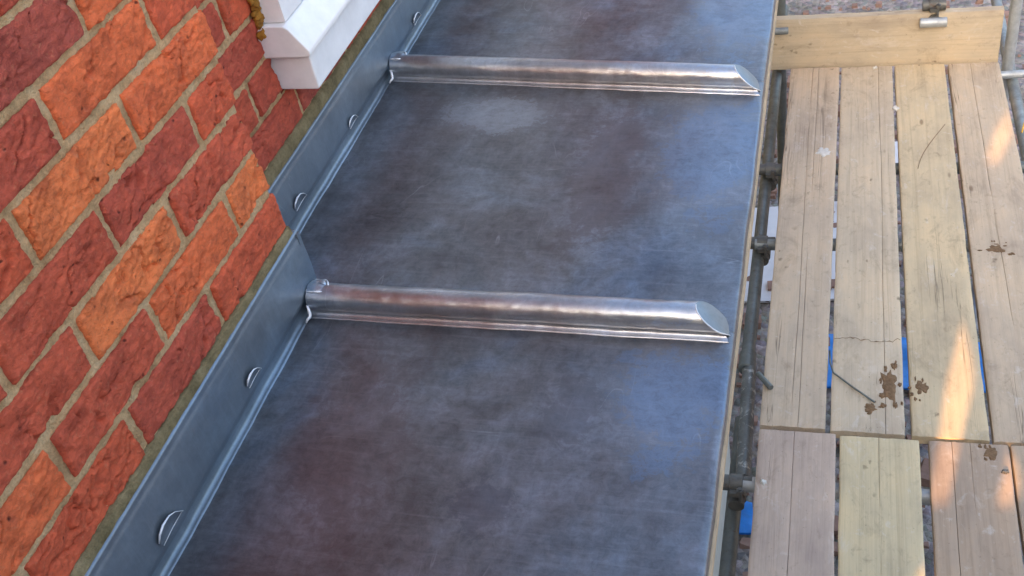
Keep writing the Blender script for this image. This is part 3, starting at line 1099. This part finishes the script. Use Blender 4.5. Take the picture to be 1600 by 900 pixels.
coupler((0.572, 1.788, TZ), 'rusty coupler under the middle transom end beside the boards')
coupler((0.574, 2.227, TZ), 'rusty coupler under the farther transom end beside the boards')
coupler((0.568, 0.737, TZ), 'rusty coupler under the near pale transom end')
coupler((1.156, 2.90, -1.165), 'small rusty coupler behind the toe board top')
# sleeve between the two ledger tubes
sl = MB().cyl((0.5585, 1.215, LZ), (0.558, 1.29, LZ), TR + 0.005, 24, None, 0.004).build('sleeve_coupler', TUBE_D)
autosmooth(sl); tag(sl, 'dark sleeve coupler joining two ledger tubes in the gap', 'coupler', 'scaffold couplers')

# ------------------------------------------------------------------ small things lying on the boards


def px_plane(x, y):
    return Vector((x, y, DZ))


b = MB().cyl((0.603, 1.098, DZ + 0.004), (0.6445, 1.035, DZ + 0.013), 0.0085, 12, None, 0.001)
tag(autosmooth(b.build('steel_peg', TUBE_D)), 'short grey steel peg poking over the board edge by the gap', 'peg')
b = MB().path([(0.803, 1.23, DZ - 0.02), (0.806, 1.16, DZ + 0.003), (0.815, 1.115, DZ + 0.006), (0.87, 1.062, DZ + 0.004), (0.928, 1.008, DZ + 0.0045)], 0.0026, 8)
tag(b.build('bent_wire', TUBE_D, None, True), 'bent grey wire lying from the gap onto the muddy board', 'wire')
b = MB().path([(1.118 + 0.035 * math.cos(3.4 - i * 0.16) + 0.004 * i, 2.14 + 0.020 * i, DZ + 0.002) for i in range(15)], 0.0009, 6)
tag(b.build('loose_string', MUD, None, True), 'thin curled string lying on the far end of the yellowish board', 'string')


def splat(x, y, rx, ry, seed, label, mat=MUD, h=0.004, thr=0.0, name='mud_splat', cat='mud', bits=0):
    b = MB()
    blobs = [(x, y, rx, ry)]
    rnd = random.Random(seed)
    for _ in range(bits):
        blobs.append((x + rnd.uniform(-1.9, 1.9) * rx, y + rnd.uniform(-1.9, 1.9) * ry, rx * rnd.uniform(0.10, 0.34), ry * rnd.uniform(0.10, 0.3)))
    for q, (bx, by, ax, ay) in enumerate(blobs):
        def f(u, v):
            a = 2 * math.pi * u
            k = 1 + 0.75 * N3(math.cos(a) * 1.7, math.sin(a) * 1.7, seed + q * 3, 4)
            xx = bx + ax * k * v * math.cos(a); yy = by + ay * k * v * math.sin(a)
            hh = (1 - v ** 3) * h * (0.7 + 0.8 * N3(xx * 60, yy * 60, seed, 3)) if v < 1 else -0.003
            return (xx, yy, DZ + 0.0005 + max(hh, -0.003))
        g, fc = grid(f, 28, 6, True)
        b.add(g, fc)
    o = b.build(name, mat, None, True)
    return tag(o, label, cat)


splat(0.968, 1.090, 0.022, 0.050, 3, 'large brown mud splat on the board with the cross crack', bits=10)
splat(0.914, 0.985, 0.017, 0.018, 5, 'small brown mud splat near the end of the bent wire', bits=4)
splat(1.052, 1.075, 0.016, 0.030, 9, 'brown mud splat on the yellowish board across the gap from the large splat', bits=9)
splat(1.216, 0.855, 0.017, 0.026, 14, 'dark mud stain at the end of the near brown board', bits=3, h=0.002)
splat(1.300, 1.700, 0.026, 0.020, 17, 'small scatter of mud on the outer split board', bits=10, h=0.002)
splat(0.760, 2.255, 0.026, 0.026, 21, 'white plaster smear at the edge of the board nearest the eaves', STONE, 0.003, name='plaster_smear', cat='plaster')
splat(1.019, 2.54, 0.010, 0.016, 25, 'tiny white chip by the gap near the toe board', STONE, 0.006, name='stone_chip', cat='chip')
splat(0.948, 2.845, 0.010, 0.008, 27, 'tiny white chip lying against the foot of the toe board', STONE, 0.006, name='stone_chip', cat='chip')
splat(1.243, 0.792, 0.0085, 0.008, 31, 'dark hole-like bolt head in the near brown board', RUST, 0.008, name='bolt_head', cat='bolt')
splat(0.642, 0.700, 0.008, 0.010, 33, 'white drip of plaster beside the pale transom end', STONE, 0.006, name='stone_chip', cat='chip')
# ragged crack across the second board
b = MB()
pts = []
for i in range(26):
    t = i / 25
    pts.append((0.8165 + 0.186 * t, 1.262 + 0.006 * math.sin(t * 7) + 0.012 * N3(t * 11, 3, 1, 4), DZ + 0.0016))
b.path(pts, [0.0005 + 0.0030 * max(0, N3(i * 0.6, 2, 2, 2)) for i in range(26)], 6)
tag(b.build('dried_dirt', MUD, None, True), 'thin ragged line of dirt across the muddy scaffold board', 'dirt')

# ------------------------------------------------------------------ things on the ground under and beyond the deck


def ground_sheet(name, quad, mat, label, cat, amp, seed, zb=0.02):
    q = [Vector(p) for p in quad]

    def f(u, v):
        p = (q[0].lerp(q[1], u)).lerp(q[3].lerp(q[2], u), v)
        return (p.x, p.y, GZ + zb + amp * (0.6 + N3(p.x * 5, p.y * 5, seed, 3)))
    g, fc = grid(f, 40, 24)
    b = MB().add(g, fc)
    n = len(g)
    b.v += [(x, y, z - 0.012) for x, y, z in g]
    b.f += [tuple(i + n for i in f_[::-1]) for f_ in fc]
    o = b.build(name, mat, None, True)
    return tag(o, label, cat)


ground_sheet('tarpaulin', [(0.62, 2.46, 0), (1.75, 2.50, 0), (1.75, 2.78, 0), (0.62, 2.84, 0)], TARP, 'bright blue tarpaulin on the ground seen through the gaps between boards', 'tarpaulin', 0.02, 2.0)
ground_sheet('tarpaulin', [(0.43, 1.60, 0), (0.52, 1.60, 0), (0.50, 1.76, 0), (0.43, 1.78, 0)], TARP, 'small blue sheet on the ground seen beside the near boards', 'tarpaulin', 0.015, 5.0)
ground_sheet('plasterboard', [(0.30, 3.05, 0), (1.05, 3.12, 0), (1.0, 3.95, 0), (0.28, 3.85, 0)], SHEETW, 'white board lying on the ground below the gaps', 'board', 0.004, 8.0)
ground_sheet('plasterboard', [(1.02, 4.2, 0), (1.30, 4.2, 0), (1.3, 4.55, 0), (1.02, 4.5, 0)], SHEETW, 'pale board on the ground below the far gaps', 'board', 0.004, 9.0)
# rubble
rnd = random.Random(4)
b = MB()
for _ in range(1500):
    x = rnd.uniform(-0.2, 3.6); y = rnd.uniform(0.8, 7.6)
    r = 0.012 + 0.04 * rnd.random() ** 3
    pts = []
    for k in range(8):
        sx = 1 if k & 1 else -1; sy = 1 if k & 2 else -1; sz = 1 if k & 4 else -1
        pts.append((x + sx * r * rnd.uniform(0.5, 1.1), y + sy * r * rnd.uniform(0.5, 1.1), GZ + r * 0.4 + sz * r * rnd.uniform(0.4, 0.8)))
    b.add(pts, [(0, 2, 3, 1), (4, 5, 7, 6), (0, 1, 5, 4), (1, 3, 7, 5), (3, 2, 6, 7), (2, 0, 4, 6)])
tag(b.build('rubble', RUBBLE), 'loose brown and pinkish rubble on the ground beyond the scaffold', 'rubble', kind='stuff')
b = MB().path([(1.44, 2.36, -1.40), (1.455, 2.42, -1.385), (1.49, 2.50, -1.38), (1.53, 2.55, -1.40)], 0.0025, 8)
tag(b.build('yellow_cord', YEL, None, True), 'short yellow cord at the right edge by the outer pole', 'cord')
splat(1.452, 2.05, 0.02, 0.02, 41, 'pale crumpled scrap at the right edge of the walkway', STONE, 0.02, name='paper_scrap', cat='scrap')


# ------------------------------------------------------------------ unseen sheet added behind the viewer to block the sun; holes shaped for the streaks
def sun_hole(pts):
    """outline on the deck carried back along the sun to the plane y = -2.2"""
    r = []
    for x, y in pts:
        t = (y + 2.2) / SUN_D.y
        p = Vector((x, y, DZ)) - SUN_D * t
        r.append((p.x, p.z))
    return r


SUN_HOLES = [sun_hole([(1.177, 1.363), (1.150, 1.226), (1.123, 1.121), (1.091, 0.904), (1.057, 0.685), (1.064, 0.672), (1.102, 0.682), (1.147, 0.908), (1.195, 1.121), (1.191, 1.228)]),
         sun_hole([(1.258, 0.874), (1.244, 0.797), (1.216, 0.702), (1.219, 0.688), (1.252, 0.693), (1.278, 0.738), (1.275, 0.811)]),
         sun_hole([(1.424, 2.52), (1.366, 2.412), (1.306, 2.19), (1.345, 2.17), (1.415, 2.370)]),
         sun_hole([(1.039, 0.482), (1.012, 0.441), (1.025, 0.346), (1.068, 0.369)])]
import bmesh
bm = bmesh.new()
loops = [[(-0.0, GZ + 0.1), (6.0, GZ + 0.1), (6.0, 1.45), (-0.0, 1.45)]] + SUN_HOLES
alle = []
for lp in loops:
    vv = [bm.verts.new((x, -2.2, z)) for x, z in lp]
    for i in range(len(vv)):
        alle.append(bm.edges.new((vv[i], vv[(i + 1) % len(vv)])))
bmesh.ops.triangle_fill(bm, use_beauty=True, edges=alle)
ext = bmesh.ops.extrude_face_region(bm, geom=bm.faces[:])
bmesh.ops.translate(bm, vec=(0, -0.004, 0), verts=[g for g in ext['geom'] if isinstance(g, bmesh.types.BMVert)])
bmesh.ops.recalc_face_normals(bm, faces=bm.faces)
me = bpy.data.meshes.new('sun_blocker')
bm.to_mesh(me); bm.free()
me.materials.append(BLOCKER)
o = bpy.data.objects.new('sun_blocker', me)
COL.objects.link(o)
tag(o, 'unseen grey sheet added behind the viewer to block the sun, holed for the streaks', 'debris sheet')
